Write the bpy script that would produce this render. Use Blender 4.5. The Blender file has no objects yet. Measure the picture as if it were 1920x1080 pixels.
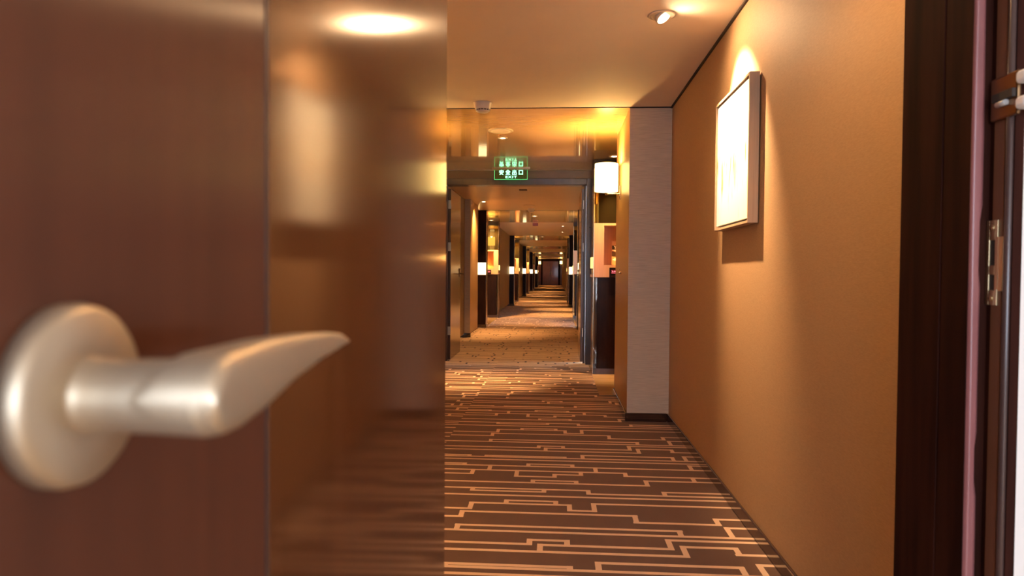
import bpy, bmesh, math, random
from mathutils import Vector, Matrix
random.seed(7)
C = bpy.context.scene.collection
R = math.radians
PI = math.pi

# ------------------------------------------------------------------ camera
CAM_H = 1.135
FPX = 1280.0
yaw = math.atan(82 / FPX); pit = math.atan(29 / FPX); rol = R(0.43)
fw = Vector((-math.sin(yaw) * math.cos(pit), math.cos(yaw) * math.cos(pit), -math.sin(pit)))
rt0 = Vector((math.cos(yaw), math.sin(yaw), 0)); up0 = rt0.cross(fw)
rt = rt0 * math.cos(rol) + up0 * math.sin(rol)
up = up0 * math.cos(rol) - rt0 * math.sin(rol)
cd = bpy.data.cameras.new('camera'); cam = bpy.data.objects.new('camera', cd); C.objects.link(cam)
cam.matrix_world = Matrix(((rt.x, up.x, -fw.x, 0), (rt.y, up.y, -fw.y, 0), (rt.z, up.z, -fw.z, CAM_H), (0, 0, 0, 1)))
cd.sensor_width = 36; cd.lens = 24; cd.clip_start = 0.01; cd.clip_end = 200
cd.dof.use_dof = True; cd.dof.focus_distance = 6.5; cd.dof.aperture_fstop = 8.0
bpy.context.scene.camera = cam

# ------------------------------------------------------------------ world (daylight outside the room's window)
w = bpy.data.worlds.new('daylight'); bpy.context.scene.world = w; w.use_nodes = True
bg = w.node_tree.nodes['Background']; bg.inputs[0].default_value = (0.76, 0.86, 1.0, 1); bg.inputs[1].default_value = 9.0
pl = bpy.data.lights.new('window_portal', 'AREA'); pl.shape = 'RECTANGLE'; pl.size = 2.6; pl.size_y = 1.7
pl.cycles.is_portal = True
po = bpy.data.objects.new('window_portal', pl); C.objects.link(po)
po.location = (-0.1, -3.19, 1.35); po.rotation_euler = (R(90), 0, 0)

vs = bpy.context.scene.view_settings
vs.view_transform = 'Standard'; vs.look = 'None'; vs.gamma = 1; vs.use_curve_mapping = False
vs.exposure = 1.0

WARM = (1.0, 0.57, 0.235)
SPOT_GAIN = 1.0

# ------------------------------------------------------------------ materials
def mat(name):
    m = bpy.data.materials.new(name); m.use_nodes = True
    return m, m.node_tree, m.node_tree.nodes['Principled BSDF']
def setp(b, base=None, rough=None, metal=None, coat=None, coat_r=None, ior=None, aniso=None, emis=None, es=None):
    i = b.inputs
    if base is not None: i['Base Color'].default_value = (*base, 1)
    if rough is not None: i['Roughness'].default_value = rough
    if metal is not None: i['Metallic'].default_value = metal
    if coat is not None: i['Coat Weight'].default_value = coat
    if coat_r is not None: i['Coat Roughness'].default_value = coat_r
    if ior is not None: i['IOR'].default_value = ior
    if aniso is not None: i['Anisotropic'].default_value = aniso
    if emis is not None: i['Emission Color'].default_value = (*emis, 1)
    if es is not None: i['Emission Strength'].default_value = es
def noisy(name, c1, c2, scale=(1, 1, 1), nscale=20, detail=4, rough=.6, metal=0, coat=0, coat_r=.1, bump=0, bump_d=.002, ior=1.5, contrast=(.3, .7), aniso=None, tangent=None):
    """procedural two-colour stretched noise surface"""
    m, nt, b = mat(name)
    tc = nt.nodes.new('ShaderNodeTexCoord'); mp = nt.nodes.new('ShaderNodeMapping')
    mp.inputs['Scale'].default_value = scale
    nz = nt.nodes.new('ShaderNodeTexNoise'); nz.inputs['Scale'].default_value = nscale; nz.inputs['Detail'].default_value = detail
    rp = nt.nodes.new('ShaderNodeValToRGB')
    rp.color_ramp.elements[0].position = contrast[0]; rp.color_ramp.elements[1].position = contrast[1]
    rp.color_ramp.elements[0].color = (*c1, 1); rp.color_ramp.elements[1].color = (*c2, 1)
    nt.links.new(tc.outputs['Object'], mp.inputs[0]); nt.links.new(mp.outputs[0], nz.inputs['Vector'])
    nt.links.new(nz.outputs['Fac'], rp.inputs[0]); nt.links.new(rp.outputs[0], b.inputs['Base Color'])
    setp(b, rough=rough, metal=metal, coat=coat, coat_r=coat_r, ior=ior, aniso=aniso)
    if bump:
        bp = nt.nodes.new('ShaderNodeBump'); bp.inputs['Strength'].default_value = bump; bp.inputs['Distance'].default_value = bump_d
        nt.links.new(nz.outputs['Fac'], bp.inputs['Height']); nt.links.new(bp.outputs[0], b.inputs['Normal'])
        if coat: nt.links.new(bp.outputs[0], b.inputs['Coat Normal'])
    if tangent:
        cx = nt.nodes.new('ShaderNodeCombineXYZ')
        for k in range(3): cx.inputs[k].default_value = tangent[k]
        nt.links.new(cx.outputs[0], b.inputs['Tangent'])
    return m
def plain(name, c, **k):
    m, nt, b = mat(name); setp(b, base=c, **k); return m
def emit(name, c, s):
    m = bpy.data.materials.new(name); m.use_nodes = True; nt = m.node_tree
    nt.nodes.remove(nt.nodes['Principled BSDF']); e = nt.nodes.new('ShaderNodeEmission')
    e.inputs[0].default_value = (*c, 1); e.inputs[1].default_value = s
    nt.links.new(e.outputs[0], nt.nodes['Material Output'].inputs[0]); return m
def glass_thin(name, tint=(.9, .95, .93), refl=.08):
    m = bpy.data.materials.new(name); m.use_nodes = True; nt = m.node_tree
    nt.nodes.remove(nt.nodes['Principled BSDF'])
    t = nt.nodes.new('ShaderNodeBsdfTransparent'); t.inputs[0].default_value = (*tint, 1)
    g = nt.nodes.new('ShaderNodeBsdfGlossy'); g.inputs['Roughness'].default_value = .02
    f = nt.nodes.new('ShaderNodeMixShader'); f.inputs[0].default_value = refl
    nt.links.new(t.outputs[0], f.inputs[1]); nt.links.new(g.outputs[0], f.inputs[2])
    nt.links.new(f.outputs[0], nt.nodes['Material Output'].inputs[0]); return m

M = {}
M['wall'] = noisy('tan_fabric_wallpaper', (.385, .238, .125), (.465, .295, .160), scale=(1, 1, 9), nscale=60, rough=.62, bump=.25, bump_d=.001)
M['wall_ochre'] = noisy('ochre_wallpaper', (.34, .19, .065), (.41, .235, .085), scale=(1, 1, 6), nscale=60, rough=.38, bump=.15, bump_d=.001)
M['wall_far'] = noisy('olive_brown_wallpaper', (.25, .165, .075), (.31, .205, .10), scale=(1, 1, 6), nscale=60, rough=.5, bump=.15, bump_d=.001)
M['ceil_far'] = noisy('warm_eggshell_ceiling', (.70, .52, .33), (.74, .55, .36), nscale=3, rough=.34)
M['grass'] = noisy('taupe_grasscloth', (.47, .37, .28), (.68, .56, .44), scale=(.7, 1, 16), nscale=14, detail=8, rough=.7, bump=.3, bump_d=.001, contrast=(.2, .8))
M['ceil'] = noisy('ceiling_paint', (.85, .73, .62), (.88, .76, .65), nscale=3, rough=.72)
M['gold'] = noisy('gold_lacquer_ceiling', (.72, .44, .15), (.80, .50, .18), scale=(.35, 5, 1), nscale=7, rough=.24, metal=.3, coat=.8, coat_r=.03, bump=.05, bump_d=.004, contrast=(.35, .65))
M['dark'] = noisy('dark_mahogany', (.014, .004, .003), (.036, .010, .006), scale=(6, 6, .5), nscale=6, rough=.6, ior=1.12)
M['black'] = noisy('black_lacquer_wood', (.012, .005, .004), (.022, .009, .006), scale=(4, 4, .6), nscale=6, rough=.25, ior=1.18)
M['skirt'] = plain('dark_skirting', (.035, .014, .011), rough=.1, coat=1, coat_r=.05)
M['casing'] = noisy('plum_brown_casing', (.05, .027, .024), (.07, .038, .033), scale=(3, 3, .5), nscale=8, rough=.3)
M['bulkhead'] = noisy('brown_bulkhead_panel', (.14, .075, .035), (.17, .095, .045), scale=(.5, 3, 3), nscale=8, rough=.4)
M['leaf'] = noisy('red_brown_veneer', (.085, .025, .013), (.115, .034, .017), scale=(30, 30, .7), nscale=1.5, rough=.28, ior=1.5, aniso=.97, tangent=(0, 1, 0))
M['leaf2'] = noisy('polished_red_brown_veneer', (.065, .020, .007), (.095, .029, .011), scale=(30, 30, .7), nscale=2, rough=.115, ior=1.62, aniso=.2, tangent=(0, 1, 0))
for k_ in ('leaf', 'leaf2'): M[k_].node_tree.nodes['Principled BSDF'].inputs['Specular Tint'].default_value = (1, .74, .56, 1)
M['fireleaf'] = noisy('walnut_fire_door', (.10, .05, .018), (.14, .075, .028), scale=(20, 20, .8), nscale=5, rough=.22, coat=.5, coat_r=.12, ior=1.6, aniso=.6, tangent=(0, 0, 1))
M['enddoor'] = noisy('mahogany_end_door', (.20, .06, .02), (.27, .085, .03), scale=(8, 8, .6), nscale=4, rough=.2, coat=.5, coat_r=.06)
M['nickel'] = plain('satin_nickel', (.54, .44, .32), rough=.46, metal=.8)
M['chrome'] = plain('polished_chrome', (.8, .75, .68), rough=.12, metal=1)
M['brass'] = plain('satin_brass', (.62, .46, .26), rough=.36, metal=1)
M['bronze'] = plain('dark_bronze', (.16, .085, .04), rough=.4, metal=1)
M['seal'] = noisy('pink_rubber_seal', (.22, .075, .07), (.28, .10, .095), scale=(1, 1, .4), nscale=20, rough=.35, bump=.5, bump_d=.002)
M['rebate'] = noisy('reddish_rebate_wood', (.13, .045, .018), (.17, .062, .025), scale=(6, 6, .5), nscale=8, rough=.45)
M['maple'] = noisy('orange_maple_veneer', (.54, .27, .125), (.64, .34, .17), scale=(26, 26, .8), nscale=3, rough=.32, coat=.3, coat_r=.15)
M['maple_in'] = noisy('amber_veneer_lining', (.46, .20, .045), (.54, .25, .07), scale=(18, 18, .8), nscale=3, rough=.4)
M['woodfloor'] = noisy('oak_plank_floor', (.50, .30, .12), (.70, .46, .22), scale=(.5, 9, 1), nscale=5, rough=.22, coat=.4, coat_r=.1)
M['mirror'] = plain('bronze_mirror', (.13, .095, .035), rough=.03, metal=.9)
M['white'] = plain('white_plastic', (.78, .72, .66), rough=.4)
M['trimring'] = plain('pale_trim_ring', (.72, .60, .46), rough=.35)
M['darkgap'] = plain('gap_shade_and_dark_parts', (.03, .018, .012), rough=.8)  # shade of the ceiling gaps as dark colour; also plain dark parts
M['frame'] = noisy('champagne_wood_frame', (.44, .30, .20), (.52, .37, .25), scale=(20, 20, .6), nscale=5, rough=.4)
M['roomwall'] = plain('pale_room_wall', (.66, .60, .56), rough=.6)
M['red'] = emit('red_display_text', (1, .12, .14), 2.2)
M['led'] = plain('dark_display_glass', (.06, .012, .012), rough=.15)
M['green'] = emit('green_sign_text', (.25, 1.0, .48), 1.9)
M['greenedge'] = emit('green_lit_acrylic_edge', (.12, .75, .2), .8)
M['signplate'] = glass_thin('green_tinted_acrylic', (.75, .93, .72), .10)
M['pane'] = glass_thin('window_glass', (.96, .98, 1), .05)
M['shade'] = emit('lit_lamp_shade', (1.0, .66, .20), 4.5)
M['lampglass'] = emit('lit_frosted_glass', (1.0, .70, .32), 2.3)
M['sidelamp'] = emit('lit_amber_glass', (1.0, .58, .17), 1.1)
M['bulb'] = emit('lit_halogen_bulb', (1.0, .80, .5), 14)
M['steel'] = plain('brushed_steel_strip', (.42, .30, .19), rough=.22, metal=1)
M['whitemetal'] = plain('pale_polished_metal', (.88, .88, .88), rough=.3, metal=.2)
M['closer'] = plain('grey_hinge_metal', (.5, .48, .46), rough=.4, metal=.5)

def art_mat():
    m, nt, b = mat('abstract_canvas')
    tc = nt.nodes.new('ShaderNodeTexCoord'); mp = nt.nodes.new('ShaderNodeMapping'); mp.inputs['Scale'].default_value = (1, 14, 2.6)
    nz = nt.nodes.new('ShaderNodeTexNoise'); nz.inputs['Scale'].default_value = 2.2; nz.inputs['Detail'].default_value = 5
    rp = nt.nodes.new('ShaderNodeValToRGB'); e = rp.color_ramp.elements
    e[0].position = .30; e[0].color = (.13, .10, .06, 1); e[1].position = .46; e[1].color = (.72, .62, .44, 1)
    x = e.new(.40); x.color = (.46, .27, .11, 1); x = e.new(.56); x.color = (.86, .83, .76, 1)
    # marks gather in the middle band of the canvas
    sp = nt.nodes.new('ShaderNodeSeparateXYZ'); sub = nt.nodes.new('ShaderNodeMath'); sub.operation = 'ABSOLUTE'
    ad = nt.nodes.new('ShaderNodeMath'); ad.operation = 'MULTIPLY_ADD'; ad.inputs[1].default_value = .75; 
    nt.links.new(tc.outputs['Object'], mp.inputs[0]); nt.links.new(mp.outputs[0], nz.inputs['Vector'])
    nt.links.new(tc.outputs['Object'], sp.inputs[0]); nt.links.new(sp.outputs[2], sub.inputs[0])
    nt.links.new(sub.outputs[0], ad.inputs[0]); nt.links.new(nz.outputs['Fac'], ad.inputs[2])
    nt.links.new(ad.outputs[0], rp.inputs[0]); nt.links.new(rp.outputs[0], b.inputs['Base Color']); setp(b, rough=.7)
    return m
M['art'] = art_mat()

def carpet(name, c, v=.18):
    m, nt, b = mat(name)
    tc = nt.nodes.new('ShaderNodeTexCoord')
    nz = nt.nodes.new('ShaderNodeTexNoise'); nz.inputs['Scale'].default_value = 420; nz.inputs['Detail'].default_value = 3
    n2 = nt.nodes.new('ShaderNodeTexNoise'); n2.inputs['Scale'].default_value = 9; n2.inputs['Detail'].default_value = 4
    ad = nt.nodes.new('ShaderNodeMath'); ad.operation = 'ADD'
    rp = nt.nodes.new('ShaderNodeValToRGB'); e = rp.color_ramp.elements
    e[0].position = .3; e[1].position = .72
    e[0].color = (*[x * (1 - v) for x in c], 1); e[1].color = (*[min(1, x * (1 + v)) for x in c], 1)
    ml = nt.nodes.new('ShaderNodeMath'); ml.operation = 'MULTIPLY'; ml.inputs[1].default_value = .5
    nt.links.new(tc.outputs['Object'], nz.inputs['Vector']); nt.links.new(tc.outputs['Object'], n2.inputs['Vector'])
    nt.links.new(nz.outputs['Fac'], ad.inputs[0]); nt.links.new(n2.outputs['Fac'], ad.inputs[1]); nt.links.new(ad.outputs[0], ml.inputs[0])
    nt.links.new(ml.outputs[0], rp.inputs[0]); nt.links.new(rp.outputs[0], b.inputs['Base Color'])
    bp = nt.nodes.new('ShaderNodeBump'); bp.inputs['Strength'].default_value = .5; bp.inputs['Distance'].default_value = .003
    nt.links.new(nz.outputs['Fac'], bp.inputs['Height']); nt.links.new(bp.outputs[0], b.inputs['Normal'])
    setp(b, rough=.95); b.inputs['Specular IOR Level'].default_value = .15
    b.inputs['Sheen Weight'].default_value = .15
    return m
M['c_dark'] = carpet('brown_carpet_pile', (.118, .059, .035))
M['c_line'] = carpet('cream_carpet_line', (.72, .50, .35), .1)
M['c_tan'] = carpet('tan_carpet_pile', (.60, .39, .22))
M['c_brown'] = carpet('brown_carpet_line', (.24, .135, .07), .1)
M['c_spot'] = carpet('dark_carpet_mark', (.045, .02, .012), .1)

# ------------------------------------------------------------------ mesh helpers
class MB:
    def __init__(s): s.bm = bmesh.new(); s.mi = 0
    def box(s, x0, x1, y0, y1, z0, z1, mi=None):
        v = [s.bm.verts.new(p) for p in ((x0, y0, z0), (x1, y0, z0), (x1, y1, z0), (x0, y1, z0), (x0, y0, z1), (x1, y0, z1), (x1, y1, z1), (x0, y1, z1))]
        for f in ((0, 3, 2, 1), (4, 5, 6, 7), (0, 1, 5, 4), (1, 2, 6, 5), (2, 3, 7, 6), (3, 0, 4, 7)):
            s.bm.faces.new([v[i] for i in f]).material_index = s.mi if mi is None else mi
        return s
    def quad(s, pts, mi=0):
        s.bm.faces.new([s.bm.verts.new(p) for p in pts]).material_index = mi; return s
    def prism(s, poly, z0, z1, axes='xy'):
        """extrude a polygon: axes 'xy' along z, 'yz' along x"""
        def P(a, b, c): return (a, b, c) if axes == 'xy' else (c, a, b)
        lo = [s.bm.verts.new(P(a, b, z0)) for a, b in poly]; hi = [s.bm.verts.new(P(a, b, z1)) for a, b in poly]
        s.bm.faces.new(lo[::-1]); s.bm.faces.new(hi); n = len(poly)
        for i in range(n): s.bm.faces.new((lo[i], lo[(i + 1) % n], hi[(i + 1) % n], hi[i]))
        return s
    def lathe(s, prof, c=(0, 0, 0), axis='z', n=40, sx=1, sy=1, smooth=True):
        """prof: list of (radius, height) rotated about an axis through c"""
        rings = []
        for r, h in prof:
            ring = []
            for i in range(n):
                a = 2 * PI * i / n; u, v = r * math.cos(a) * sx, r * math.sin(a) * sy
                p = {'z': (u, v, h), 'x': (h, u, v), 'y': (u, h, v)}[axis]
                ring.append(s.bm.verts.new((c[0] + p[0], c[1] + p[1], c[2] + p[2])))
            rings.append(ring)
        for a, b in zip(rings, rings[1:]):
            for i in range(n):
                f = s.bm.faces.new((a[i], a[(i + 1) % n], b[(i + 1) % n], b[i])); f.smooth = smooth; f.material_index = s.mi
        if prof[0][0] > 1e-6: s.bm.faces.new(rings[0][::-1])
        if prof[-1][0] > 1e-6: s.bm.faces.new(rings[-1])
        return s
    def tube(s, pts, r, n=14):
        pts = [Vector(p) for p in pts]; rings = []
        rr = r if isinstance(r, (list, tuple)) else [r] * len(pts)
        for i, p in enumerate(pts):
            d = (pts[min(i + 1, len(pts) - 1)] - pts[max(i - 1, 0)]).normalized()
            a = Vector((0, 0, 1)) if abs(d.z) < .9 else Vector((1, 0, 0))
            e1 = d.cross(a).normalized(); e2 = d.cross(e1)
            rings.append([s.bm.verts.new(p + (e1 * math.cos(2 * PI * k / n) + e2 * math.sin(2 * PI * k / n)) * rr[i]) for k in range(n)])
        for a, b in zip(rings, rings[1:]):
            for k in range(n): s.bm.faces.new((a[k], a[(k + 1) % n], b[(k + 1) % n], b[k])).smooth = True
        s.bm.faces.new(rings[0][::-1]); s.bm.faces.new(rings[-1]); return s
    def build(s, name, m, parent=None, loc=(0, 0, 0), bevel=0, seg=2, flip=False):
        """verts are in the parent's frame (or the world when there is none; loc then moves the origin)"""
        bmesh.ops.recalc_face_normals(s.bm, faces=s.bm.faces)
        L = Vector(loc)
        if L.length: bmesh.ops.translate(s.bm, verts=s.bm.verts, vec=-L)
        me = bpy.data.meshes.new(name); s.bm.to_mesh(me); s.bm.free()
        for x in (m if isinstance(m, (list, tuple)) else [m]): me.materials.append(x)
        o = bpy.data.objects.new(name, me); C.objects.link(o); o.location = L
        if parent: o.parent = parent
        if bevel:
            b = o.modifiers.new('bevel', 'BEVEL'); b.width = bevel; b.segments = seg; b.limit_method = 'ANGLE'; b.angle_limit = R(35)
        return o
def box(name, m, x0, x1, y0, y1, z0, z1, parent=None, bevel=0):
    c = (0, 0, 0) if parent else ((x0 + x1) / 2, (y0 + y1) / 2, z0)
    return MB().box(x0, x1, y0, y1, z0, z1).build(name, m, parent, c, bevel)
def struct(o): o['kind'] = 'structure'; return o
def thing(name, label, cat, loc, group=None):
    o = bpy.data.objects.new(name, None); C.objects.link(o); o.location = loc; o.empty_display_size = .05
    o['label'] = label; o['category'] = cat
    if group: o['group'] = group
    return o
def tag(o, label, cat, group=None):
    o['label'] = label; o['category'] = cat
    if group: o['group'] = group
    return o
def kids(o): return [c for c in bpy.data.objects if c.parent == o]
def copy_tree(o, parent=None):
    c = o.copy(); C.objects.link(c); c.parent = parent
    for ch in kids(o): copy_tree(ch, c)
    return c

H = 2.4
XL, XR = -1.585, 0.56           # general wall planes past the fire doors
AL, AR = -1.95, 1.15            # back of the door alcoves
XN = 0.87                       # near right wall
YF = 63.0                       # far end

# ------------------------------------------------------------------ floor: carpet with its woven line pattern
BAYS = [(5.27, 8.42), (13.9, 17.2), (23.3, 26.6), (32.7, 36.0), (42.1, 45.4), (52.5, 55.2)]
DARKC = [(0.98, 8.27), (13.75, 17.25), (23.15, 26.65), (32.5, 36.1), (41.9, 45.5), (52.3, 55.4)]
W = .0225
# rows of the pattern read in floor metres: (x0, x1, y) lines and (x, y0, y1) steps; one repeat is TY long and TX wide
TX, TY, TX0, TY0 = 1.60, 1.575, -0.72, 2.655
def unp(px, py):
    d = fw + rt * ((px - 960) / FPX) + up * ((540 - py) / FPX)
    t = -CAM_H / d.z
    return d.x * t, d.y * t
REG = {'A': (830, 850, 8.727), 'B': (1030, 850, 8.727), 'C': (1230, 850, 8.727), 'D': (830, 960, 8.727), 'E': (1030, 960, 8.727), 'F': (1230, 960, 8.0)}
def P(s, x, y): a, b, k = REG[s]; return unp(a + x / k, b + y / k)
LN = [(('A', -60, 15), ('A', 435, 20)), (('A', 690, 40), ('B', 275, 60)), (('B', 520, 52), ('C', 290, 60)), (('C', 430, 60), ('C', 700, 63)),
      (('A', -60, 58), ('C', 510, 110)), (('A', -60, 98), ('C', 760, 162)),
      (('A', -60, 153), ('A', 385, 160)), (('A', 1370, 180), ('B', 400, 190)), (('C', 510, 208), ('C', 760, 212)), (('A', -60, 195), ('C', 600, 262)),
      (('A', -60, 262), ('B', 1260, 318)), (('A', -60, 318), ('A', 510, 330)), (('A', 1180, 378), ('A', 1860, 388)), (('A', 1800, 352), ('B', 545, 358)),
      (('B', 1215, 390), ('C', 880, 402)), (('A', -60, 458), ('B', 1625, 518)), (('B', 1550, 463), ('C', 930, 476)), (('A', 1440, 445), ('B', 475, 460)),
      (('A', -60, 555), ('B', 670, 605)), (('A', 455, 605), ('A', 1690, 632)), (('B', 610, 688), ('C', 1090, 706)), (('C', 100, 650), ('C', 1050, 660)),
      (('A', -60, 688), ('C', 1130, 756)), (('A', -60, 885), ('A', 480, 900)), (('A', 430, 808), ('B', 360, 848)), (('B', 295, 940), ('B', 770, 948)),
      (('B', 690, 852), ('C', 1200, 872)), (('A', 1010, 770), ('B', 140, 792)), (('A', -60, 1022), ('A', 340, 1030)), (('A', 270, 960), ('E', 1440, 52)),
      (('E', 1380, 192), ('F', 960, 182)), (('F', 860, 115), ('F', 1260, 124)), (('D', 190, 228), ('F', 390, 270)), (('D', -60, 318), ('F', 1440, 368)),
      (('F', 1040, 243), ('F', 1360, 254)), (('D', -60, 483), ('D', 1460, 525)), (('D', 1375, 460), ('E', 335, 472)), (('D', 1545, 560), ('F', 260, 540)),
      (('F', 150, 438), ('F', 1500, 456)), (('D', -60, 620), ('F', 500, 652)), (('F', 380, 538), ('F', 1225, 542)), (('F', 1190, 645), ('F', 1650, 662))]
ST = [('A', 435, 20, 62), ('A', 710, 40, 70), ('B', 250, 60, 97), ('B', 545, 52, 100), ('C', 268, 58, 106), ('C', 470, 60, 110), ('A', 355, 158, 205),
      ('A', 1400, 180, 238), ('B', 378, 188, 250), ('C', 560, 208, 262), ('A', 765, 222, 285), ('B', 757, 252, 312), ('B', 1245, 318, 390), ('A', 485, 285, 330),
      ('A', 1210, 295, 378), ('A', 1830, 352, 388), ('B', 515, 312, 358), ('B', 1590, 463, 518), ('C', 612, 402, 472), ('A', 1475, 445, 490), ('B', 440, 460, 507),
      ('B', 640, 605, 688), ('A', 490, 565, 605), ('A', 1658, 595, 632), ('C', 140, 650, 695), ('A', 460, 808, 898), ('B', 330, 848, 940), ('B', 732, 852, 946),
      ('A', 1040, 770, 825), ('B', 105, 792, 842), ('A', 305, 960, 1030), ('E', 1412, 52, 192), ('F', 912, 115, 182), ('D', 225, 228, 322), ('F', 355, 270, 350),
      ('F', 1095, 245, 358), ('D', 1420, 460, 525), ('E', 290, 472, 568), ('D', 1590, 560, 675), ('F', 203, 440, 540), ('F', 430, 540, 650), ('F', 1220, 542, 646)]
lines, steps = [], []
for a, b in LN:
    xa, ya = P(*a); xb, yb = P(*b)
    if a[0] in 'AD' and a[1] < 0: xa = TX0
    if xb > .78: xb = TX0 + TX
    lines.append((xa, xb, (ya + yb) / 2))
def near_row(x, y):
    c = [l[2] for l in lines if l[0] - .05 <= x <= l[1] + .05]
    return min(c, key=lambda v: abs(v - y)) if c else y
for s, x, y0, y1 in ST:
    p0 = P(s, x, y0); p1 = P(s, x, y1); xm = (p0[0] + p1[0]) / 2
    ya, yb = near_row(xm, p0[1]), near_row(xm, p1[1])
    if abs(ya - yb) < .01: ya, yb = p0[1], p1[1]
    steps.append((xm, min(ya, yb), max(ya, yb)))
fm = MB()
def slab(x0, x1, y0, y1, mi): fm.quad(((x0, y0, 0), (x1, y0, 0), (x1, y1, 0), (x0, y1, 0)), mi)
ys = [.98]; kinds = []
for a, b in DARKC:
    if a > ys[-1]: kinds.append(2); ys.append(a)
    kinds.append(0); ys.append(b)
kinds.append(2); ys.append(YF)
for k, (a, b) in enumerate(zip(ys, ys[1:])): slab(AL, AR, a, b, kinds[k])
def clip_stroke(x0, x1, y0, y1, z, jog):
    if x1 <= AL or x0 >= AR: return
    x0 = max(x0, AL); x1 = min(x1, AR)
    for (a, b), kd in zip(zip(ys, ys[1:]), kinds):
        u, v = max(y0, a), min(y1, b)
        if v - u < 1e-4: continue
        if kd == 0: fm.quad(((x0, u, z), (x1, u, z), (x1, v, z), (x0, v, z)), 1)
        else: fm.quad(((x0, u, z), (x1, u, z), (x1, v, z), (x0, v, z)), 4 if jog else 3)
ny = int((YF - 1) / TY) + 2
for j in range(-2, ny):
    for i in (-1, 0, 1):
        for (a, b, y) in lines:
            yy = y + j * TY; clip_stroke(a + i * TX, b + i * TX, yy - W / 2, yy + W / 2, .0006, False)
        for (x, a, b) in steps:
            clip_stroke(x + i * TX - W / 2 - .001, x + i * TX + W / 2 + .001, a + j * TY - W / 2, b + j * TY + W / 2, .0009, True)
        # steps that join rows across the repeat's side edge
        le = sorted(l[2] for l in lines if l[0] <= TX0 + 1e-6); re = sorted(l[2] for l in lines if l[1] >= TX0 + TX - 1e-6)
        for y in le:
            r_ = min(re, key=lambda v: abs(v - y))
            if not .045 < abs(r_ - y) < .13 or (i + j) % 2: continue
            clip_stroke(TX0 + i * TX - W / 2, TX0 + i * TX + W / 2, min(r_, y) + j * TY - W / 2, max(r_, y) + j * TY + W / 2, .0008, True)
bmesh.ops.recalc_face_normals(fm.bm, faces=fm.bm.faces)
me = bpy.data.meshes.new('floor')
for f in fm.bm.faces:
    if f.normal.z < 0: f.normal_flip()
fm.bm.to_mesh(me); fm.bm.free()
for k in ('c_dark', 'c_line', 'c_tan', 'c_brown', 'c_spot'): me.materials.append(M[k])
fo = bpy.data.objects.new('floor', me); C.objects.link(fo); struct(fo)
# oak entrance floors of the door alcoves
for k, (a, b) in enumerate(BAYS):
    if k == 0: struct(box('floor', M['woodfloor'], .412, AR, 6.39, 8.42, -.01, .0035)); struct(box('floor', M['woodfloor'], AL, -1.43, 6.39, 8.42, -.01, .0035))
    else:
        struct(box('floor', M['woodfloor'], AL, -1.44, a + .3, b, -.01, .0035))
        if k < 3: struct(box('floor', M['woodfloor'], .43, AR, a + .3, b, -.01, .0035))
struct(box('floor', M['woodfloor'], -1.6, 2.5, -3.3, .98, -.02, 0))

# ------------------------------------------------------------------ ceilings
segs = [(1.0, 5.27, 'ceil')]
y = 5.27
for k, (a, b) in enumerate(BAYS):
    if k and a > y: segs.append((y, a, 'ceil_far'))
    segs.append((a, b, 'gold')); y = b
    if k == 0: y = 8.42
segs.append((y, YF + .2, 'ceil_far'))
for a, b, m in segs: struct(box('ceiling', M[m], AL - .1, AR + .1, a, b, H, H + .1))
struct(box('ceiling', M['ceil'], -1.7, 2.6, -3.4, 1.0, H, H + .1))
for k, (a, b) in enumerate(BAYS):    # dark strips painting the shadow line where the gold panels start
    struct(box('joint_shade', M['darkgap'], XL, .87, a - .006, a + .004, H - .004, H + .001))

# ------------------------------------------------------------------ walls
T = .12
def skirt(side, x0, x1, y0, y1, h=.066): return struct(box('baseboard_' + side, M['skirt'], x0, x1, y0, y1, .001, h, bevel=.005))
# near hall
struct(box('wall_right', M['wall'], XN, XN + T, 1.22, 5.27, 0, H))
struct(box('gap_shade', M['darkgap'], XN - .012, XN, 1.22, 5.27, H - .011, H))  # dark strip painting the shade of the recess along the ceiling
struct(box('gap_shade', M['darkgap'], .55, XN, 5.268, 5.2705, H - .008, H))
skirt('right', XN - .013, XN, 1.22, 5.27)
struct(box('wall_left', M['wall'], XL - T, XL, 1.22, 5.27, 0, H)); skirt('left', XL, XL + .013, 1.22, 5.27)
# pillars that end the near hall: grasscloth front, ochre side
def pillar(side, x0, x1, y0, y1):
    m = MB(); m.box(x0, x1, y0, y1, 0, H)
    for f in m.bm.faces:
        f.material_index = 0 if f.calc_center_median().y < y0 + 1e-4 else 1
    c = ((x0 + x1) / 2, (y0 + y1) / 2, 0)
    return struct(m.build('wall_' + side, [M['grass'], M['wall_ochre']], None, c))
pillar('right', .553, 1.25, 5.27, 6.39)
m = MB().box(.540, XN - .013, 5.257, 5.27, .001, .066).box(.540, .553, 5.27, 6.39, .001, .066)
struct(m.build('baseboard_right', M['skirt'], None, (.7, 5.27, 0), bevel=.004))
pillar('left', -2.1, -1.57, 5.27, 6.39)
# first alcove
for side, xa, xb in (('right', AR, AR + T), ('left', AL - T, AL)):
    struct(box('wall_' + side, M['bulkhead'], xa, xb, 6.39, 8.42, 0, H))
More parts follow.
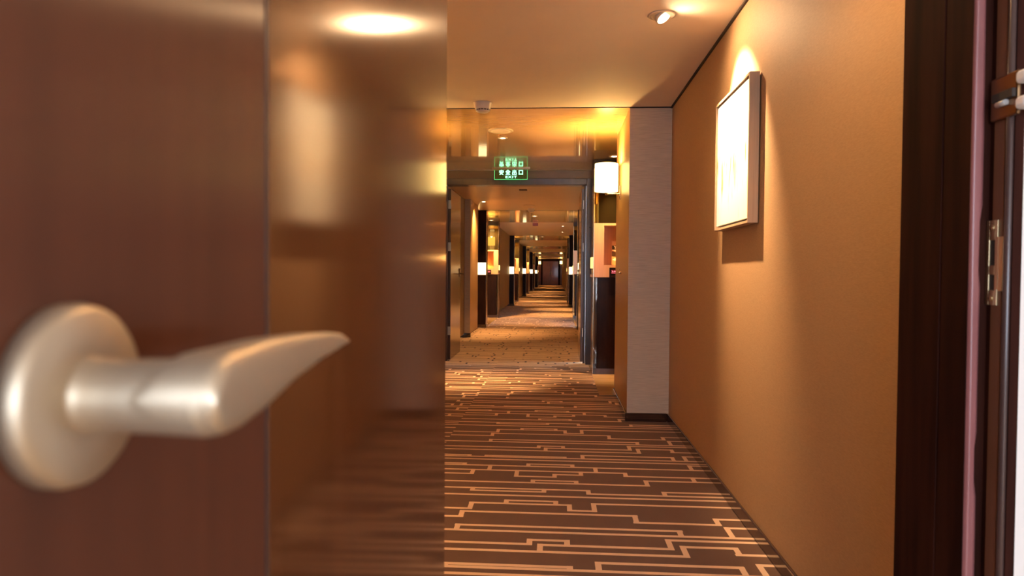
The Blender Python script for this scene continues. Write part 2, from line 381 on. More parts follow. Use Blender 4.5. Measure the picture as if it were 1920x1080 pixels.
# wall behind the first alcove and around the fire doors, with two made-up panes for the bright strips at the shelf unit
struct(box('wall_far', M['bulkhead'], -1.5, .47, 8.47, 8.60, 2.30, H))
struct(box('wall_far', M['wall_ochre'], AL, -1.5, 8.45, 8.60, 0, H))
m = MB().box(.45, .49, 8.45, 8.6, 0, H).box(.62, AR, 8.45, 8.6, 0, H).box(.49, .62, 8.45, 8.6, 0, .06).box(.49, .62, 8.45, 8.6, .19, .80).box(.49, .62, 8.45, 8.6, 1.075, H)
struct(m.build('wall_far', M['wall_ochre'], None, (.7, 8.5, 0)))
struct(box('added_pane', M['pane'], .49, .62, 8.54, 8.546, .06, .19)); struct(box('added_pane', M['pane'], .49, .62, 8.54, 8.546, .80, 1.075))
# outside-facing void behind those panes is open to the sky; corridor wall starts beyond it
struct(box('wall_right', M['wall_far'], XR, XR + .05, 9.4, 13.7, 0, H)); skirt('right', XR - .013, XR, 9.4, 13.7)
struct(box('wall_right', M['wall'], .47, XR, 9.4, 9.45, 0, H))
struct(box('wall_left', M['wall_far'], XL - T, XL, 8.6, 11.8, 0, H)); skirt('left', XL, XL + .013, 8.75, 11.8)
struct(pillar('left', -2.1, -1.485, 11.8, 12.95)); struct(box('wall_left', M['wall_far'], -1.82, -1.72, 12.95, 13.9, 0, H))
m = MB().box(-1.585, -1.472, 11.787, 11.8, .001, .075).box(-1.485, -1.472, 11.8, 12.95, .001, .075)
struct(m.build('baseboard_left', M['skirt'], None, (-1.5, 12, 0), bevel=.004))
for k in range(1, 6):
    a, b = BAYS[k]
    n = BAYS[k + 1][0] if k < 5 else YF
    struct(box('wall_left', M['bulkhead'], AL - T, AL, a, b + .25, 0, H))
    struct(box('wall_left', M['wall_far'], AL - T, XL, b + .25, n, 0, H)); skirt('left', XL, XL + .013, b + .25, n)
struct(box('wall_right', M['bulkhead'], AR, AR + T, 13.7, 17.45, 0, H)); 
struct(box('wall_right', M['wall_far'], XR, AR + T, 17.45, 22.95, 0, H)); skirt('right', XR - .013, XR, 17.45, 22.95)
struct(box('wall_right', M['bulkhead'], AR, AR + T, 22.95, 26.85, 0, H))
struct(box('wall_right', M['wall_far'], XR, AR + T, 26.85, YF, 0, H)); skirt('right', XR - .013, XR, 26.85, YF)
struct(box('wall_right', M['wall_ochre'], XR, XR + T, 13.58, 13.70, 0, H))
# the room the camera stands in
struct(box('wall_room_left', M['roomwall'], -1.7, -1.6, -3.3, .98, 0, H)); struct(box('wall_room_right', M['roomwall'], 2.5, 2.6, -3.3, .98, 0, H))
m = MB().box(-1.7, -1.4, -3.3, -3.2, 0, H).box(1.2, 2.6, -3.3, -3.2, 0, H).box(-1.4, 1.2, -3.3, -3.2, 0, .5).box(-1.4, 1.2, -3.3, -3.2, 2.2, H)
struct(m.build('wall_back', M['roomwall'], None, (0, -3.2, 0)))
wf = MB().box(-1.4, 1.2, -3.29, -3.23, .5, .55).box(-1.4, 1.2, -3.29, -3.23, 2.15, 2.2).box(-1.4, -1.35, -3.29, -3.23, .5, 2.2).box(1.15, 1.2, -3.29, -3.23, .5, 2.2).box(-.13, -.07, -3.29, -3.23, .5, 2.2)
wo = struct(wf.build('window_2', M['white'], None, (-.1, -3.26, .5)))
pn = MB().box(-1.25, 1.25, -.004, .004, .05, 1.65).build('pane', M['pane'], wo)
struct(box('wall_front', M['roomwall'], .632, 2.6, .972, 1.215, 0, H)); struct(box('wall_front', M['roomwall'], -1.7, -.25, .972, 1.215, 0, H))
struct(box('wall_front', M['roomwall'], -.25, .632, .99, 1.215, 2.12, H))

# ------------------------------------------------------------------ near door frame (right jamb) with seal, strike plate and guard
jm = MB().prism([(.593, 1.221), (.593, 1.0985), (.5948, 1.097), (.5948, 1.0935), (.593, 1.092), (.593, 1.025), (.62, 1.025), (.62, .972), (.632, .972), (.632, 1.221)], 0, 2.1)
jamb = struct(jm.build('trim_3', M['dark'], None, (.61, 1.1, 0)))
def jl(mb, name, m, **k):
    """a part of the jamb, given in world coordinates"""
    bmesh.ops.translate(mb.bm, verts=mb.bm.verts, vec=(-.61, -1.1, 0)); o = mb.build(name, m, jamb, **k); return o
jl(MB().box(.6185, .6199, .991, 1.0135, 0, 2.1), 'rebate_strip', M['rebate'])
jl(MB().tube([(.6188, .9795, 0), (.6188, .9795, 2.1)], .0052), 'bead', M['casing'])
sm = MB(); prev = None; n = 90
for i in range(n + 1):
    z = 2.1 * i / n
    wv = .0008 * math.sin(z * 3.1) + .0007 * math.sin(z * 7.7 + 1)
    wd = .0125 + (.0022 if abs(z - 1.17) > .045 and abs(z - .87) > .03 else -.0005) + .0007 * math.sin(z * 11)
    ring = [sm.bm.verts.new(p) for p in ((.5938 + wv * .3, 1.0249, z), (.5945 + wv, 1.0205, z), (.5975 + wv, 1.0185, z), (.6010, 1.0205, z), (.6035, 1.0192, z), (.5938 + wd, 1.0218, z), (.5945 + wd, 1.0249, z))]
    if prev:
        for k in range(6): sm.bm.faces.new((prev[k], prev[k + 1], ring[k + 1], ring[k])).smooth = True
    prev = ring
jl(sm, 'rubber_seal', M['seal'])
# strike plate: plate with two openings and a lip that turns out
sp = MB(); x0, x1 = .6165, .6185
ya, yb, z0, z1 = .9965, 1.0235, 1.094, 1.214
# boxes around two holes (y 1.003..1.016, z 1.113..1.138 and z 1.148..1.190)
for (a, b, c, d) in ((ya, 1.004, z0 + .022, z1 - .024), (1.0165, yb, z0, z1), (1.004, 1.0165, z0, 1.115), (1.004, 1.0165, 1.137, 1.150), (1.004, 1.0165, 1.186, z1), (ya + .002, 1.004, z0, z0 + .022), (ya + .002, 1.004, z1 - .024, z1)):
    sp.box(x0, x1, a, b, c, d)
sp.box(x0, x1, .986, ya, 1.114, 1.190)
so = jl(sp, 'strike_plate', M['brass'], bevel=.0004)
jl(MB().box(.6148, .6168, .9838, .9870, 1.114, 1.190), 'strike_lip', M['brass'], bevel=.0008)
jl(MB().lathe([(0, -.0016), (.0042, -.0012), (.0045, 0)], (.6165, 1.0105, 1.2035), 'x', 16).lathe([(0, -.0016), (.0042, -.0012), (.0045, 0)], (.6165, 1.0105, 1.1035), 'x', 16), 'screw', M['brass'])
jl(MB().box(.6182, .6186, 1.004, 1.0165, 1.114, 1.188), 'latch_recess', M['darkgap'])
# swing door guard on the jamb
g1 = MB().box(.6125, .6185, .958, 1.016, 1.352, 1.412)
gd = jl(g1, 'guard_plate', M['bronze'], bevel=.003)
def gchild(mb, name, m, **k):
    bmesh.ops.translate(mb.bm, verts=mb.bm.verts, vec=(-.61, -1.1, 0)); return mb.build(name, m, gd, **k)
gchild(MB().box(.607, .6125, .960, 1.004, 1.376, 1.388), 'guard_slot', M['darkgap'], bevel=.001)
gchild(MB().tube([(.609, .994, 1.372), (.609, .975, 1.372)], .004), 'guard_bolt', M['closer'])
for zc in (1.3985, 1.3645):
    gchild(MB().box(.606, .640, .932, .9545, zc - .0085, zc + .0085), 'guard_arm', M['whitemetal'], bevel=.005, seg=3)
# left jamb and head, mostly behind the open leaf
struct(MB().box(-.25, -.205, .972, 1.221, 0, 2.1).build('trim_3', M['dark'], None, (-.22, 1.1, 0)))
struct(MB().box(-.25, .632, .972, 1.221, 2.1, 2.13).build('trim_3', M['dark'], None, (.2, 1.1, 2.1)))

# ------------------------------------------------------------------ open door leaf in the foreground
XD = -.144
door = bpy.data.objects.new('door_1', None); C.objects.link(door); door.location = (XD - .697 * math.sin(R(.8)), .192 + .697 * math.cos(R(.8)), 0); door.rotation_euler.z = R(.8); struct(door)
def dl(mb, name, m, par=None, **k):
    bmesh.ops.translate(mb.bm, verts=mb.bm.verts, vec=(-XD, -.889, 0)); return mb.build(name, m, par or door, **k)
dl(MB().box(XD - .044, XD, .3385, .955, .008, 2.09), 'polished_panel', M['leaf2'], bevel=.0015, seg=3)
dl(MB().box(XD - .044, XD - .0006, .075, .3370, .008, 2.09), 'lock_panel', M['leaf'], bevel=.0012, seg=3)
dl(MB().box(XD - .030, XD - .0002, .3368, .3387, .008, 2.09), 'inlay_strip', M['casing'])
RC = (XD, .192, 1.098)
hd = MB().lathe([(.0268, -.0004), (.0270, .003), (.0262, .0062), (.0245, .0078), (.0125, .0081), (.0001, .0082)], RC, 'x', 64)
handle = dl(hd, 'lever_rose', M['nickel'])
for p in handle.data.polygons: p.use_smooth = True
# lever blade: profile in y-z, lofted from the shaft end to a thin tip
lv = MB().lathe([(.0118, .0075), (.0110, .011), (.0108, .018), (.0110, .030), (.0116, .0445)], RC, 'x', 48)
def lerp(v, tab):
    for (a, b), (c, d) in zip(tab, tab[1:]):
        if v <= c: return b + (d - b) * (v - a) / (c - a)
    return tab[-1][1]
prof = []   # (y, top z, bottom z, front x, back x)
N = 70
for i in range(N + 1):
    t = (i / N) ** 1.7; yy = .1805 + t * .1385
    if t < .09:
        q = t / .09; hh = math.sqrt(max(.0004, 1 - (1 - q) ** 2)); top = 1.0985 + .0118 * hh; bot = 1.0985 - .0118 * hh
    else:
        q = (t - .09) / .91
        top = lerp(yy, ((.18, 1.1103), (.20, 1.1113), (.222, 1.1122), (.253, 1.1112), (.285, 1.109), (.304, 1.1068), (.319, 1.1025)))
        bot = lerp(yy, ((.18, 1.0867), (.200, 1.0868), (.217, 1.0895), (.2416, 1.0952), (.272, 1.0988), (.302, 1.1004), (.319, 1.1012)))
    fx = XD + .0515 + .0015 * math.sin(t * 2.6) - .004 * t ** 2
    th = .020 * (1 - t) ** 1.6 + .0042
    prof.append((yy, top, bot, fx, fx - th))
rings = []
for (yy, tp, bt, fx, bx) in prof:
    cz = (tp + bt) / 2; hz = max((tp - bt) / 2, .0006); cx = (fx + bx) / 2; hx = (fx - bx) / 2
    ring = []
    for k in range(28):
        a = 2 * PI * k / 28; ca, sa = math.cos(a), math.sin(a)
        e = .42
        ring.append(lv.bm.verts.new((cx + hx * math.copysign(abs(ca) ** e, ca), yy, cz + hz * math.copysign(abs(sa) ** .75, sa))))
    rings.append(ring)
for a, b in zip(rings, rings[1:]):
    for k in range(28): lv.bm.faces.new((a[k], a[(k + 1) % 28], b[(k + 1) % 28], b[k])).smooth = True
lv.bm.faces.new(rings[0][::-1]); lv.bm.faces.new(rings[-1])
grip = dl(lv, 'lever_grip', M['nickel'], handle)
q_ = grip.modifiers.new('remesh', 'REMESH'); q_.mode = 'VOXEL'; q_.voxel_size = .0007; q_.use_smooth_shade = True
q_ = grip.modifiers.new('smooth', 'SMOOTH'); q_.iterations = 10; q_.factor = .5
hinge = None
for z in (.25, 1.05, 1.85):
    dl(MB().tube([(XD - .05, .962, z - .05), (XD - .05, .962, z + .05)], .007), 'hinge', M['nickel'])

# ------------------------------------------------------------------ fire doors
fr = MB().box(.372, .450, 8.47, 8.60, .001, 2.30).box(-1.48, -1.402, 8.47, 8.60, .001, 2.30).box(-1.402, .372, 8.47, 8.60, 2.222, 2.30)
fr.box(.345, .372, 8.60, 8.64, .001, 2.25).box(-1.402, -1.375, 8.60, 8.64, .001, 2.25).box(-1.375, .345, 8.60, 8.64, 2.222, 2.27)
frame = struct(fr.build('trim_4', M['casing'], None, (-.5, 8.5, 0), bevel=.004))
m = MB().lathe([(0, -.006), (.007, -.005), (.009, 0)], (.915, -.03, 1.70), 'y', 16)
m.build('door_stop', M['darkgap'], frame)
def fire_leaf(num, xa, xb, side):
    o = bpy.data.objects.new('door_%d' % num, None); C.objects.link(o); o.location = (xa if side < 0 else xb, 8.70, 0); struct(o)
    ox = o.location.x
    def q(mb, nm, mm, par=None, **k):
        bmesh.ops.translate(mb.bm, verts=mb.bm.verts, vec=(-ox, -8.70, 0)); return mb.build(nm, mm, par or o, **k)
    face = xb if side < 0 else xa
    q(MB().box(xa, xb, 8.71, 9.60, .008, 2.20), 'leaf', M['fireleaf'], bevel=.003)
    s = 1 if side < 0 else -1
    q(MB().box(xa + .001, xb - .001, 8.700, 8.711, .01, 2.20), 'edge', M['casing'])
    for z in (.38, 1.46, 2.0):
        h = q(MB().box((xa + xb) / 2 - .008, max(xa, xb) - .002 if side > 0 else xb + .004, 8.694, 8.700, z - .055, z + .055), 'hinge', M['closer'], bevel=.002)
    rs = q(MB().box(min(face, face + s * .008), max(face, face + s * .008), 9.47, 9.52, 1.07, 1.19), 'handle_plate', M['bronze'], bevel=.003)
    q(MB().tube([(face, 9.495, 1.112), (face + s * .055, 9.495, 1.112), (face + s * .062, 9.485, 1.112), (face + s * .062, 9.37, 1.112)], .008), 'lever_grip', M['bronze'], rs)
    q(MB().lathe([(0, s * .014), (.012, s * .013), (.013, 0)], (face + s * .006, 9.495, 1.165), 'x', 18), 'lock_cylinder', M['chrome'], rs)
    return o
fire_leaf(2, -1.402, -1.349, -1)
fire_leaf(3, .317, .371, 1)

# far end double door
o = bpy.data.objects.new('door_4', None); C.objects.link(o); o.location = (-.5, YF, 0); struct(o)
for a, b in ((-.72, -.004), (.004, .72)): MB().box(a, b, -.06, -.01, .01, 2.2).build('leaf', M['enddoor'], o, bevel=.004)
for s in (-.05, .05): MB().tube([(s, -.10, .95), (s, -.10, 1.25)], .012).build('handle', M['chrome'], o)
struct(box('wall_far', M['dark'], AL, AR, YF, YF + .15, 0, H))
struct(MB().box(-1.36, -1.24, YF - .1, YF, 0, 2.32).box(.24, .40, YF - .1, YF, 0, 2.32).box(-1.24, .24, YF - .1, YF, 2.22, 2.32).build('trim_5', M['dark'], None, (-.5, YF, 0)))
struct(box('wall_far', M['enddoor'], .40, XR, YF - .04, YF, 0, H)); struct(box('wall_far', M['enddoor'], XL, -1.36, YF - .04, YF, 0, H))

# ------------------------------------------------------------------ exit sign
sg = thing('exit_sign', 'green glowing exit sign on clear plate under ceiling before the fire doors', 'sign', (-.556, 8.3, H))
MB().box(-.235, .235, -.012, .012, -.016, 0).build('mounting_bar', M['steel'], sg, bevel=.002)
MB().box(-.198, .198, -.003, .003, -.135, -.012).build('acrylic_plate', M['signplate'], sg)
MB().box(-.200, .200, -.0045, .0045, -.138, -.133).box(-.201, -.197, -.0045, .0045, -.138, -.014).box(.197, .201, -.0045, .0045, -.138, -.014).build('lit_edge', M['greenedge'], sg)
def text_mesh(body, size, x, z, y, name, m, parent, bold=0, sx=1, sp=1):
    cu = bpy.data.curves.new(name, 'FONT'); cu.body = body; cu.size = size; cu.align_x = 'CENTER'; cu.align_y = 'CENTER'
    cu.space_character = sp; cu.extrude = .0012; cu.offset = bold
    t = bpy.data.objects.new(name, cu); C.objects.link(t)
    dg = bpy.context.evaluated_depsgraph_get(); me = bpy.data.meshes.new_from_object(t.evaluated_get(dg))
    bpy.data.objects.remove(t)
    o = bpy.data.objects.new(name, me); C.objects.link(o); me.materials.clear(); me.materials.append(m)
    o.parent = parent; o.location = (x, y, z); o.rotation_euler = (R(90), 0, 0); o.scale = (sx, 1, 1)
    return o
# the four characters drawn stroke by stroke in a 10 x 10 cell
CH = {
 'an': [(5, 10, 5, 8.8), (.8, 8.6, 9.2, 8.6), (.8, 8.6, .8, 7.2), (9.2, 8.6, 9.2, 7.2), (4.6, 7.6, 2.6, 3.4), (2.6, 3.4, 8.4, .2), (.4, 5.6, 9.6, 5.6), (7.2, 5.6, 5.8, 2.4), (5.8, 2.4, 1.4, .2)],
 'quan': [(5, 10, .3, 6.2), (5, 10, 9.7, 6.2), (2.4, 6, 7.6, 6), (2.4, 3.4, 7.6, 3.4), (.8, .5, 9.2, .5), (5, 6, 5, .5)],
 'chu': [(5, 10, 5, .4), (1.6, 8.8, 1.6, 5.4), (8.4, 8.8, 8.4, 5.4), (1.6, 5.4, 8.4, 5.4), (.6, 3.8, .6, .4), (9.4, 3.8, 9.4, .4), (.6, .4, 9.4, .4)],
 'kou': [(1, 9.2, 9, 9.2), (1, 9.2, 1, .4), (9, 9.2, 9, .4), (1, 1, 9, 1)]}
def glyph(strokes, cx, cz, size, wd, y):
    m = MB(); k = size / 10
    for a, b, c, d in strokes:
        p, q_ = Vector((cx + (a - 5) * k, 0, cz + (b - 5) * k)), Vector((cx + (c - 5) * k, 0, cz + (d - 5) * k))
        dr = (q_ - p).normalized(); p -= dr * wd * .5; q_ += dr * wd * .5; nn = Vector((-dr.z, 0, dr.x)) * wd * .5
        lo = [m.bm.verts.new((v.x, y, v.z)) for v in (p + nn, q_ + nn, q_ - nn, p - nn)]; hi = [m.bm.verts.new((v.x, y - .0015, v.z)) for v in (p + nn, q_ + nn, q_ - nn, p - nn)]
        m.bm.faces.new(lo); m.bm.faces.new(hi[::-1])
        for i in range(4): m.bm.faces.new((lo[i], lo[(i + 1) % 4], hi[(i + 1) % 4], hi[i]))
    return m
for i, nm in enumerate(('an', 'quan', 'chu', 'kou')):
    glyph(CH[nm], -.114 + i * .0785, -.050, .052, .0098, -.004).build('sign_character', M['green'], sg)
ex = text_mesh('EXIT', .038, .002, -.107, -.0055, 'sign_word', M['green'], sg, bold=.0014, sx=1.45, sp=1.3)

# ------------------------------------------------------------------ lamps
def lamp(kind, name, parent, loc, energy, color=WARM, **k):
    l = bpy.data.lights.new(name, kind); l.energy = energy; l.color = color
    for a, b in k.items(): setattr(l, a, b)
    o = bpy.data.objects.new(name, l); C.objects.link(o); o.parent = parent; o.location = loc
    return o
def downlight(x, y, label, energy, r=.045, tilt=None, size=75, blend=.6, z=H):
    t = thing('downlight', label, 'ceiling light', (x, y, z), 'recessed ceiling downlights')
    MB().lathe([(r, 0), (r * 1.28, -.001), (r * 1.30, -.004), (r * 1.12, -.007), (r * .98, -.005), (r * .9, -.0005)], n=36).build('trim_ring', M['trimring'], t)
    MB().lathe([(.0001, -.0035), (r * .5, -.0042), (r * .62, -.001)], n=28).build('bulb', M['bulb'], t)
    s = lamp('SPOT', 'lamp', t, (0, 0, -.012), energy * SPOT_GAIN, spot_size=R(size), spot_blend=blend, shadow_soft_size=.018)
    if tilt: s.rotation_euler = (Vector(tilt) - Vector((x, y, z))).to_track_quat('-Z', 'Y').to_euler()
    return t
# the one that washes the framed picture: a tilted gimbal head
t = thing('downlight', 'large tilted downlight in ceiling beside the framed picture', 'ceiling light', (.506, 3.408, H), 'recessed ceiling downlights')
MB().lathe([(.052, .0), (.066, -.001), (.068, -.004), (.060, -.007), (.052, -.004)], n=44).build('trim_ring', M['trimring'], t)
aim = Vector((.364, -.24, -.62)).normalized()
hb = MB().lathe([(.030, .012), (.040, -.004), (.043, -.018), (.036, -.020)], n=36)
bmesh.ops.rotate(hb.bm, verts=hb.bm.verts, cent=(0, 0, 0), matrix=Vector((0, 0, -1)).rotation_difference(aim).to_matrix())
gh = hb.build('gimbal_head', M['trimring'], t)
bb = MB().lathe([(.0001, -.0215), (.034, -.0205), (.036, -.019)], n=32)
bmesh.ops.rotate(bb.bm, verts=bb.bm.verts, cent=(0, 0, 0), matrix=Vector((0, 0, -1)).rotation_difference(aim).to_matrix())
bb.build('bulb', M['bulb'], gh)
s = lamp('SPOT', 'lamp', t, aim * .03, 185, color=(1, .64, .33), spot_size=R(63), spot_blend=.62, shadow_soft_size=.012)
s.rotation_euler = Vector((.364, -.10, -.56)).to_track_quat('-Z', 'Y').to_euler()
s = lamp('SPOT', 'reflector_spill', t, aim * .045, 13, color=(1, .64, .33), spot_size=R(172), spot_blend=1, shadow_soft_size=.02)
s.rotation_euler = Vector((.364, -.30, -.52)).to_track_quat('-Z', 'Y').to_euler()
downlight(-.508, 6.43, 'small round downlight in gold ceiling just behind the round speaker cover', 330, .036, size=46, blend=1, tilt=(-.85, 7.05, 0))
downlight(.62, 7.47, 'downlight in gold ceiling above the orange shelf unit, behind the lit wall lamp', 190, .045, tilt=(.60, 7.68, .9), size=50, blend=1)
downlight(-1.66, 7.47, 'downlight in gold ceiling of the left alcove before the fire doors', 60, .045)
downlight(-1.2, 3.4, 'added unseen light washing the left wall of the near hall, behind the open door', 70, .045, tilt=(-1.6, 3.1, 1.5), size=110)  # added out of view so its bounce brightens the near ceiling
downlight(.30, 1.75, 'downlight in pale ceiling of the near hall, above the door opening', 25, .045, size=150)
downlight(-.5, 9.25, 'added unseen light just beyond the fire doors, behind the door head', 48, .045, size=110)  # added behind the door head to brighten the tan carpet
downlight(-1.30, 12.19, 'downlight washing the pale pilaster side just beyond the fire doors', 210, .05, tilt=(-1.5, 12.7, .8), size=100, blend=1)
FAR = [(-.484, 15.27, 'first', 260), (.181, 18.55, 'second', 230), (.194, 21.2, 'third', 230), (-.49, 24.08, 'fourth', 280), (-1.162, 27.23, 'fifth', 130),
       (-1.20, 29.7, 'sixth', 110), (-.485, 33.0, 'seventh', 330), (-1.17, 35.25, 'eighth', 100), (-1.13, 38.67, 'ninth', 100), (-.477, 41.5, 'tenth', 300),
       (-.503, 50.85, 'eleventh', 300), (-.5, 59.5, 'twelfth', 300)]
for x, yy, nth, e in FAR:
    downlight(x, yy, nth + ' small ceiling light counted away from the fire doors down the far corridor', e, .045, size=58, blend=.9)
downlight(-1.58, 16.55, 'downlight over the first shelf unit in the left alcove beyond the fire doors', 260, .045, tilt=(-1.6, 17.0, 1.2), size=95)
for k in (2, 3, 4):
    downlight(-1.60, (0, 0, 26.0, 35.9, 45.8)[k], 'downlight over the %s shelf unit along the left side beyond the fire doors' % ('', '', 'second', 'third', 'fourth')[k], 200, .045, tilt=(-1.6, (0, 0, 26.45, 36.35, 46.25)[k], 1.2), size=95)
downlight(.446, 27.08, 'small ceiling light near the right wall beyond the second right column', 90, .045)

def sconce(s, label, loc, power=14):
    """s=+1: wall on +x side"""
    t = thing('wall_lamp', label, 'wall lamp', loc, 'wall lamps with white drum shades')
    MB().box(min(0, -s * .012), max(0, -s * .012), -.022, .022, -.175, -.055).build('wall_plate', M['chrome'], t, bevel=.003)
    MB().tube([(-s * .01, 0, -.125), (-s * .125, 0, -.125)], .0065).lathe([(.0001, -.138), (.0115, -.136), (.0115, -.098), (.006, -.096)], (-s * .125, 0, 0), 'z', 20).build('arm', M['chrome'], t)
    sh = MB().lathe([(.099, -.105), (.1005, -.10), (.1005, .128), (.099, .132), (.096, .130), (.096, -.10), (.099, -.105)], (-s * .125, 0, 0), 'z', 56)
    shade = sh.build('shade', M['shade'], t)
    MB().lathe([(.0001, -.060), (.020, -.055), (.028, -.02), (.020, .015), (.0001, .022)], (-s * .125, 0, -.01), 'z', 20).build('bulb', M['bulb'], t)
    lamp('POINT', 'lamp', t, (-s * .125, 0, .095), power * 2.6, color=(1, .56, .17), shadow_soft_size=.05)
    return t
sconce(1, 'lit white drum lamp with chrome arm on ochre side of the right pillar', (.553, 5.95, 1.945), 16)
sconce(-1, 'lit white drum lamp on the left pillar, hidden side of the hall', (-1.57, 5.95, 1.945), 16)
ords = ['first', 'second', 'third', 'fourth', 'fifth']
for k in range(1, 6):
    sconce(-1, 'lit drum lamp inside the %s left alcove beyond the fire doors' % ords[k - 1], (AL, BAYS[k][0] + .85, 2.0), 40)
for k in (1, 2):
    sconce(1, 'lit drum lamp inside the %s right alcove beyond the fire doors' % ords[k - 1], (AR, BAYS[k][0] + .85, 2.0), 40)
sconce(1, 'small bright drum lamp at right wall beside the far end doors', (XR, 58.5, 2.02), 12)
sconce(-1, 'small bright drum lamp at left wall beside the far end doors', (XL, 61.5, 2.02), 8)

# ------------------------------------------------------------------ shelf units and lamp columns
def unit(s, name, label, loc, device_label):
    """s=+1 stands on the right of the corridor; local x grows away from the corridor"""
    t = thing('shelf_unit', label, 'shelf unit', loc, 'shelf units in the alcoves')
    X = lambda a, b: (min(s * a, s * b), max(s * a, s * b))
    D_ = .40; Wd = .62
    def bx(nm, m, a, b, y0, y1, z0, z1, par=t, bv=.002):
        xa, xb = X(a, b); return MB().box(xa, xb, y0, y1, z0, z1).build(nm, m, par, bevel=bv)
    bx('plinth', M['casing'], .012, Wd, .012, D_, .004, .07)
    lo = bx('lower_panel', M['black'], .045, Wd, .006, D_, .07, 1.085)
    bx('glass_fin', M['pane'], .004, .045, .006, .016, .07, 1.085, bv=0)
    # maple casing: stile, bottom rail, top rail, far stile, back
    xa, xb = X(.006, .118)
    fr_ = MB(); fr_.box(xa, xb, 0, D_, 1.225, 1.664)
    xa, xb = X(.006, Wd); fr_.box(xa, xb, 0, D_, 1.090, 1.225).box(xa, xb, 0, D_, 1.664, 1.692)
    xa, xb = X(.54, Wd); fr_.box(xa, xb, 0, D_, 1.225, 1.664)
    fr_.build('case', M['maple'], t)
    bx('niche_lining', M['maple_in'], .118, .54, .20, .215, 1.225, 1.664, bv=0)
    bx('mirror_panel', M['mirror'], .006, Wd, .05, D_, 1.692, 2.30, bv=0)
    bx('cornice', M['black'], 0, Wd, .0, D_, 2.30, H - .002)
    bx('steel_edge', M['steel'], 0, .006, 0, D_, .004, 2.30, bv=0)
    bx('side_lamp', M['sidelamp'], -.016, 0, .04, .34, 1.19, 1.315, bv=.002)
    bx('side_lamp_base', M['maple'], -.016, 0, .04, .34, 1.09, 1.12, bv=.002)
    lamp('POINT', 'niche_lamp', t, (s * .32, .10, 1.30), 1.1, color=(1, .52, .14), shadow_soft_size=.03)
    # room number device mounted on the rail
    dx = loc[0] + s * .228
    d = thing('display_panel', device_label, 'display', (dx, loc[1], 1.143), 'small red displays on the shelf units')
    MB().box(-.050, .050, -.020, 0, -.052, .056).build('housing', M['black'], d, bevel=.004)
    MB().box(-.034, .034, -.0215, -.0195, -.008, .034).build('screen', M['led'], d)
    gm = MB()
    for (a, b, c, e) in ((-.024, .021, -.016, .007), (-.016, .007, -.010, .021), (-.004, .010, .002, .012), (.002, .010, .008, .020), (.008, .020, .013, .009), (.013, .009, .019, .019), (.019, .019, .024, .009), (.004, .014, .022, .014)):
        p, q_ = Vector((a, 0, b)), Vector((c, 0, e)); dr = (q_ - p).normalized(); nn = Vector((-dr.z, 0, dr.x)) * .0022
        gm.quad([((v.x, -.0218, v.z)) for v in (p + nn, q_ + nn, q_ - nn, p - nn)])
    gm.box(-.028, .028, -.0222, -.0216, -.006, -.003)
    gm.build('red_marks', M['red'], d)
    return t
unit(1, 'shelf_unit', 'orange wood shelf unit with dark base, right of corridor just before the fire doors', (.415, 7.65, 0),
     'small dark display with red marks on the orange shelf unit beside the right pillar')
unit(-1, 'shelf_unit', 'orange wood shelf unit in the left alcove before the fire doors, hidden by open door', (-1.42, 7.65, 0),
     'small red display on the left shelf unit before the fire doors')
for k in range(1, 6):
    a = BAYS[k][0]; yy = (16.95, 26.4, 36.3, 46.2, 55.6)[k - 1]
    unit(-1, 'shelf_unit', '%s orange and dark shelf unit along the left side beyond the fire doors' % ords[k - 1], (-1.43, yy, 0),
         'small red display on the %s left shelf unit beyond the fire doors' % ords[k - 1])
for k in (1, 2):
    unit(1, 'shelf_unit', '%s orange and dark shelf unit along the right side beyond the fire doors' % ords[k - 1], (.43, BAYS[k][1] - .2, 0),
         'small red display on the %s right shelf unit beyond the fire doors' % ords[k - 1])

def column(s, label, loc):
    t = thing('lamp_column', label, 'column', loc, 'dark columns with a glowing lamp box')
    X = lambda a, b: (min(s * a, s * b), max(s * a, s * b))
    def bx(nm, m, a, b, y0, y1, z0, z1, bv=.002):
        xa, xb = X(a, b); return MB().box(xa, xb, y0, y1, z0, z1).build(nm, m, t, bevel=bv)
    bx('plinth', M['skirt'], -.004, .185, -.006, .30, .001, .07)
    bx('shaft', M['black'], .008, .185, 0, .30, .07, 1.085)
    bx('upper_shaft', M['black'], .008, .185, 0, .30, 1.335, H - .002)
    bx('lamp_box', M['lampglass'], .014, .175, -.004, .27, 1.087, 1.333)
    bx('steel_edge', M['steel'], 0, .008, .006, .29, .07, H - .002, bv=0)
    return t
for k in range(1, 6):
    column(-1, '%s dark column with glowing lamp box along the left wall beyond the fire doors' % ords[k - 1], (-1.42, (13.9, 23.3, 32.65, 42.05, 52.5)[k - 1], 0))
for k, yy in ((1, 13.7), (2, 22.95)):
    column(1, '%s dark column with glowing lamp box along the right wall beyond the fire doors' % ords[k - 1], (.43, yy, 0))

# print leaning in the niche of the near right unit
pr = thing('leaning_print', 'small printed card leaning in the niche of the right orange shelf unit', 'print', (.72, 7.80, 1.227))
MB().box(-.09, .09, 0, .008, 0, .272).build('card', M['maple'], pr)
MB().box(-.088, .088, -.001, 0, .176, .222).build('dark_band', M['darkgap'], pr)
MB().quad([(-.088, -.0012, .172), (.03, -.0012, .172), (.03, -.0012, .115), (-.01, -.0012, .14)]).quad([(-.088, -.0012, .06), (-.04, -.0012, .085), (.03, -.0012, .06), (-.02, -.0012, .045)]).build('pale_shapes', M['white'], pr)
MB().quad([(-.088, -.0011, .160), (-.01, -.0011, .135), (.03, -.0011, .11), (.03, -.0011, .08), (-.088, -.0011, .10)]).build('dark_shape', M['bronze'], pr)
text_mesh('Y', .05, -.052, .199, -.0025, 'letter', M['white'], pr, bold=.001)

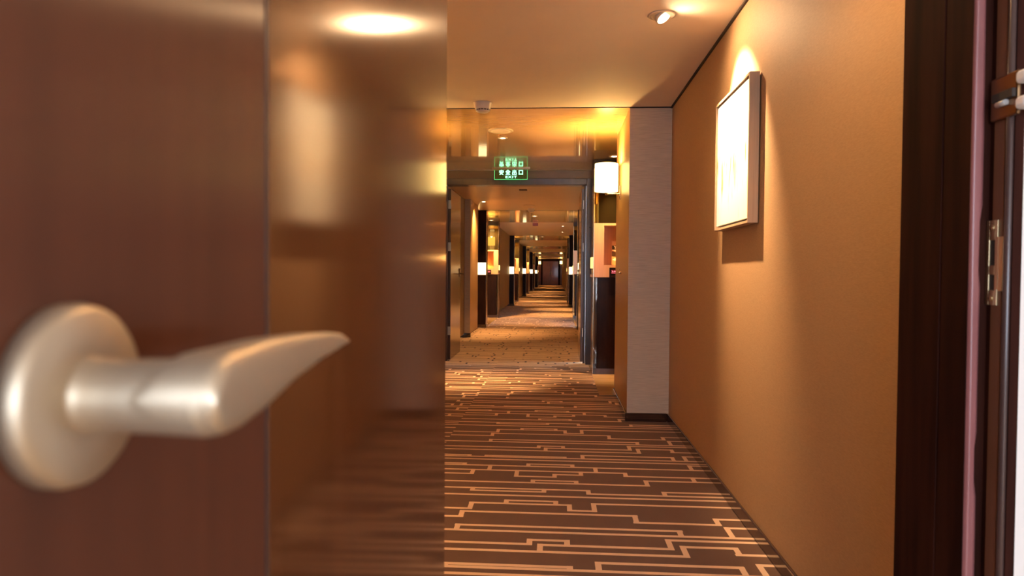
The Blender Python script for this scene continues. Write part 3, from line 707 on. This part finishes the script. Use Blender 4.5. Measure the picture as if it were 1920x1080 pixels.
# ------------------------------------------------------------------ framed picture on the right wall
fy0, fy1, fz0, fz1 = 3.000, 3.618, 1.357, 2.004
pc = thing('framed_picture', 'framed pale abstract canvas lit by a spotlight on the tan right wall', 'picture', (.866, (fy0 + fy1) / 2, (fz0 + fz1) / 2))
hy, hz = (fy1 - fy0) / 2, (fz1 - fz0) / 2; r_ = .011
m = MB(); XF, XB = -.046, -.002
m.box(XF, XB, -hy, -hy + r_, -hz, hz).box(XF, XB, hy - r_, hy, -hz, hz).box(XF, XB, -hy + r_, hy - r_, -hz, -hz + r_).box(XF, XB, -hy + r_, hy - r_, hz - r_, hz)
m.build('frame', M['frame'], pc, bevel=.0008)
MB().box(XB - .006, XB, -hy + r_, hy - r_, -hz + r_, hz - r_).build('backing', M['darkgap'], pc)
g = .010
MB().box(XF + .006, XB - .008, -hy + r_ + g, hy - r_ - g, -hz + r_ + g, hz - r_ - g).build('canvas', M['art'], pc, bevel=.002)

# ------------------------------------------------------------------ small things on ceiling and walls
def smoke(label, x, yy):
    t = thing('smoke_detector', label, 'smoke detector', (x, yy, H), 'ceiling smoke detectors')
    MB().lathe([(.052, -.0005), (.069, -.001), (.069, -.006), (.064, -.012), (.060, -.040), (.055, -.050), (.05, -.052)], n=40).build('body', M['white'], t)
    MB().lathe([(.046, -.050), (.046, -.060)], n=36).build('sensing_chamber', M['darkgap'], t)
    v = MB()
    for k in range(14):
        a = 2 * PI * k / 14; c, s_ = math.cos(a) * .050, math.sin(a) * .050
        v.tube([(c, s_, -.049), (c, s_, -.062)], .003, 6)
    v.build('vent_ribs', M['white'], t)
    MB().lathe([(.0001, -.073), (.030, -.0725), (.043, -.069), (.051, -.062), (.05, -.059)], n=40).build('cap', M['white'], t)
    return t
smoke('white smoke detector on pale ceiling near the edge of the gold ceiling', -.555, 5.10)
smoke('small smoke detector on ceiling beyond the fire doors', -.497, 13.5)
def speaker(label, x, yy):
    t = thing('ceiling_speaker', label, 'ceiling speaker', (x, yy, H), 'round ceiling speaker covers')
    MB().lathe([(.095, -.0005), (.112, -.001), (.113, -.004), (.104, -.009), (.10, -.008)], n=48).build('rim', M['trimring'], t)
    MB().lathe([(.0001, -.0095), (.06, -.009), (.101, -.0075)], n=48).build('grille', M['ceil'], t)
speaker('round flat speaker cover in gold ceiling before the exit sign', -.502, 6.10)
speaker('round flat speaker cover on ceiling beyond the fire doors', -.514, 12.85)
tag(box('air_slot', M['darkgap'], -.57, -.45, 10.40, 10.50, H - .006, H - .0005), 'small dark slot in ceiling just beyond the fire door head', 'vent')
al = thing('alarm_box', 'small dark red box under the ceiling far beyond the fire doors', 'alarm', (-.53, 17.4, H))
MB().box(-.07, .07, -.04, .04, -.075, 0).build('housing', plain('dark_red_plastic', (.16, .02, .012), rough=.4), al, bevel=.005)
# latch on ochre pillar side
lt = thing('door_latch', 'tiny shiny metal latch on the ochre side of the right pillar', 'latch', (.553, 5.84, 1.137))
MB().lathe([(.014, 0), (.014, -.003), (.009, -.006), (.008, -.020), (.0095, -.024), (.0001, -.026)], (0, 0, .004), 'x', 22).build('knob', M['chrome'], lt)
MB().tube([(-.014, 0, .004), (-.020, .003, .022), (-.014, .006, .030)], .004).build('thumb_piece', M['chrome'], lt)
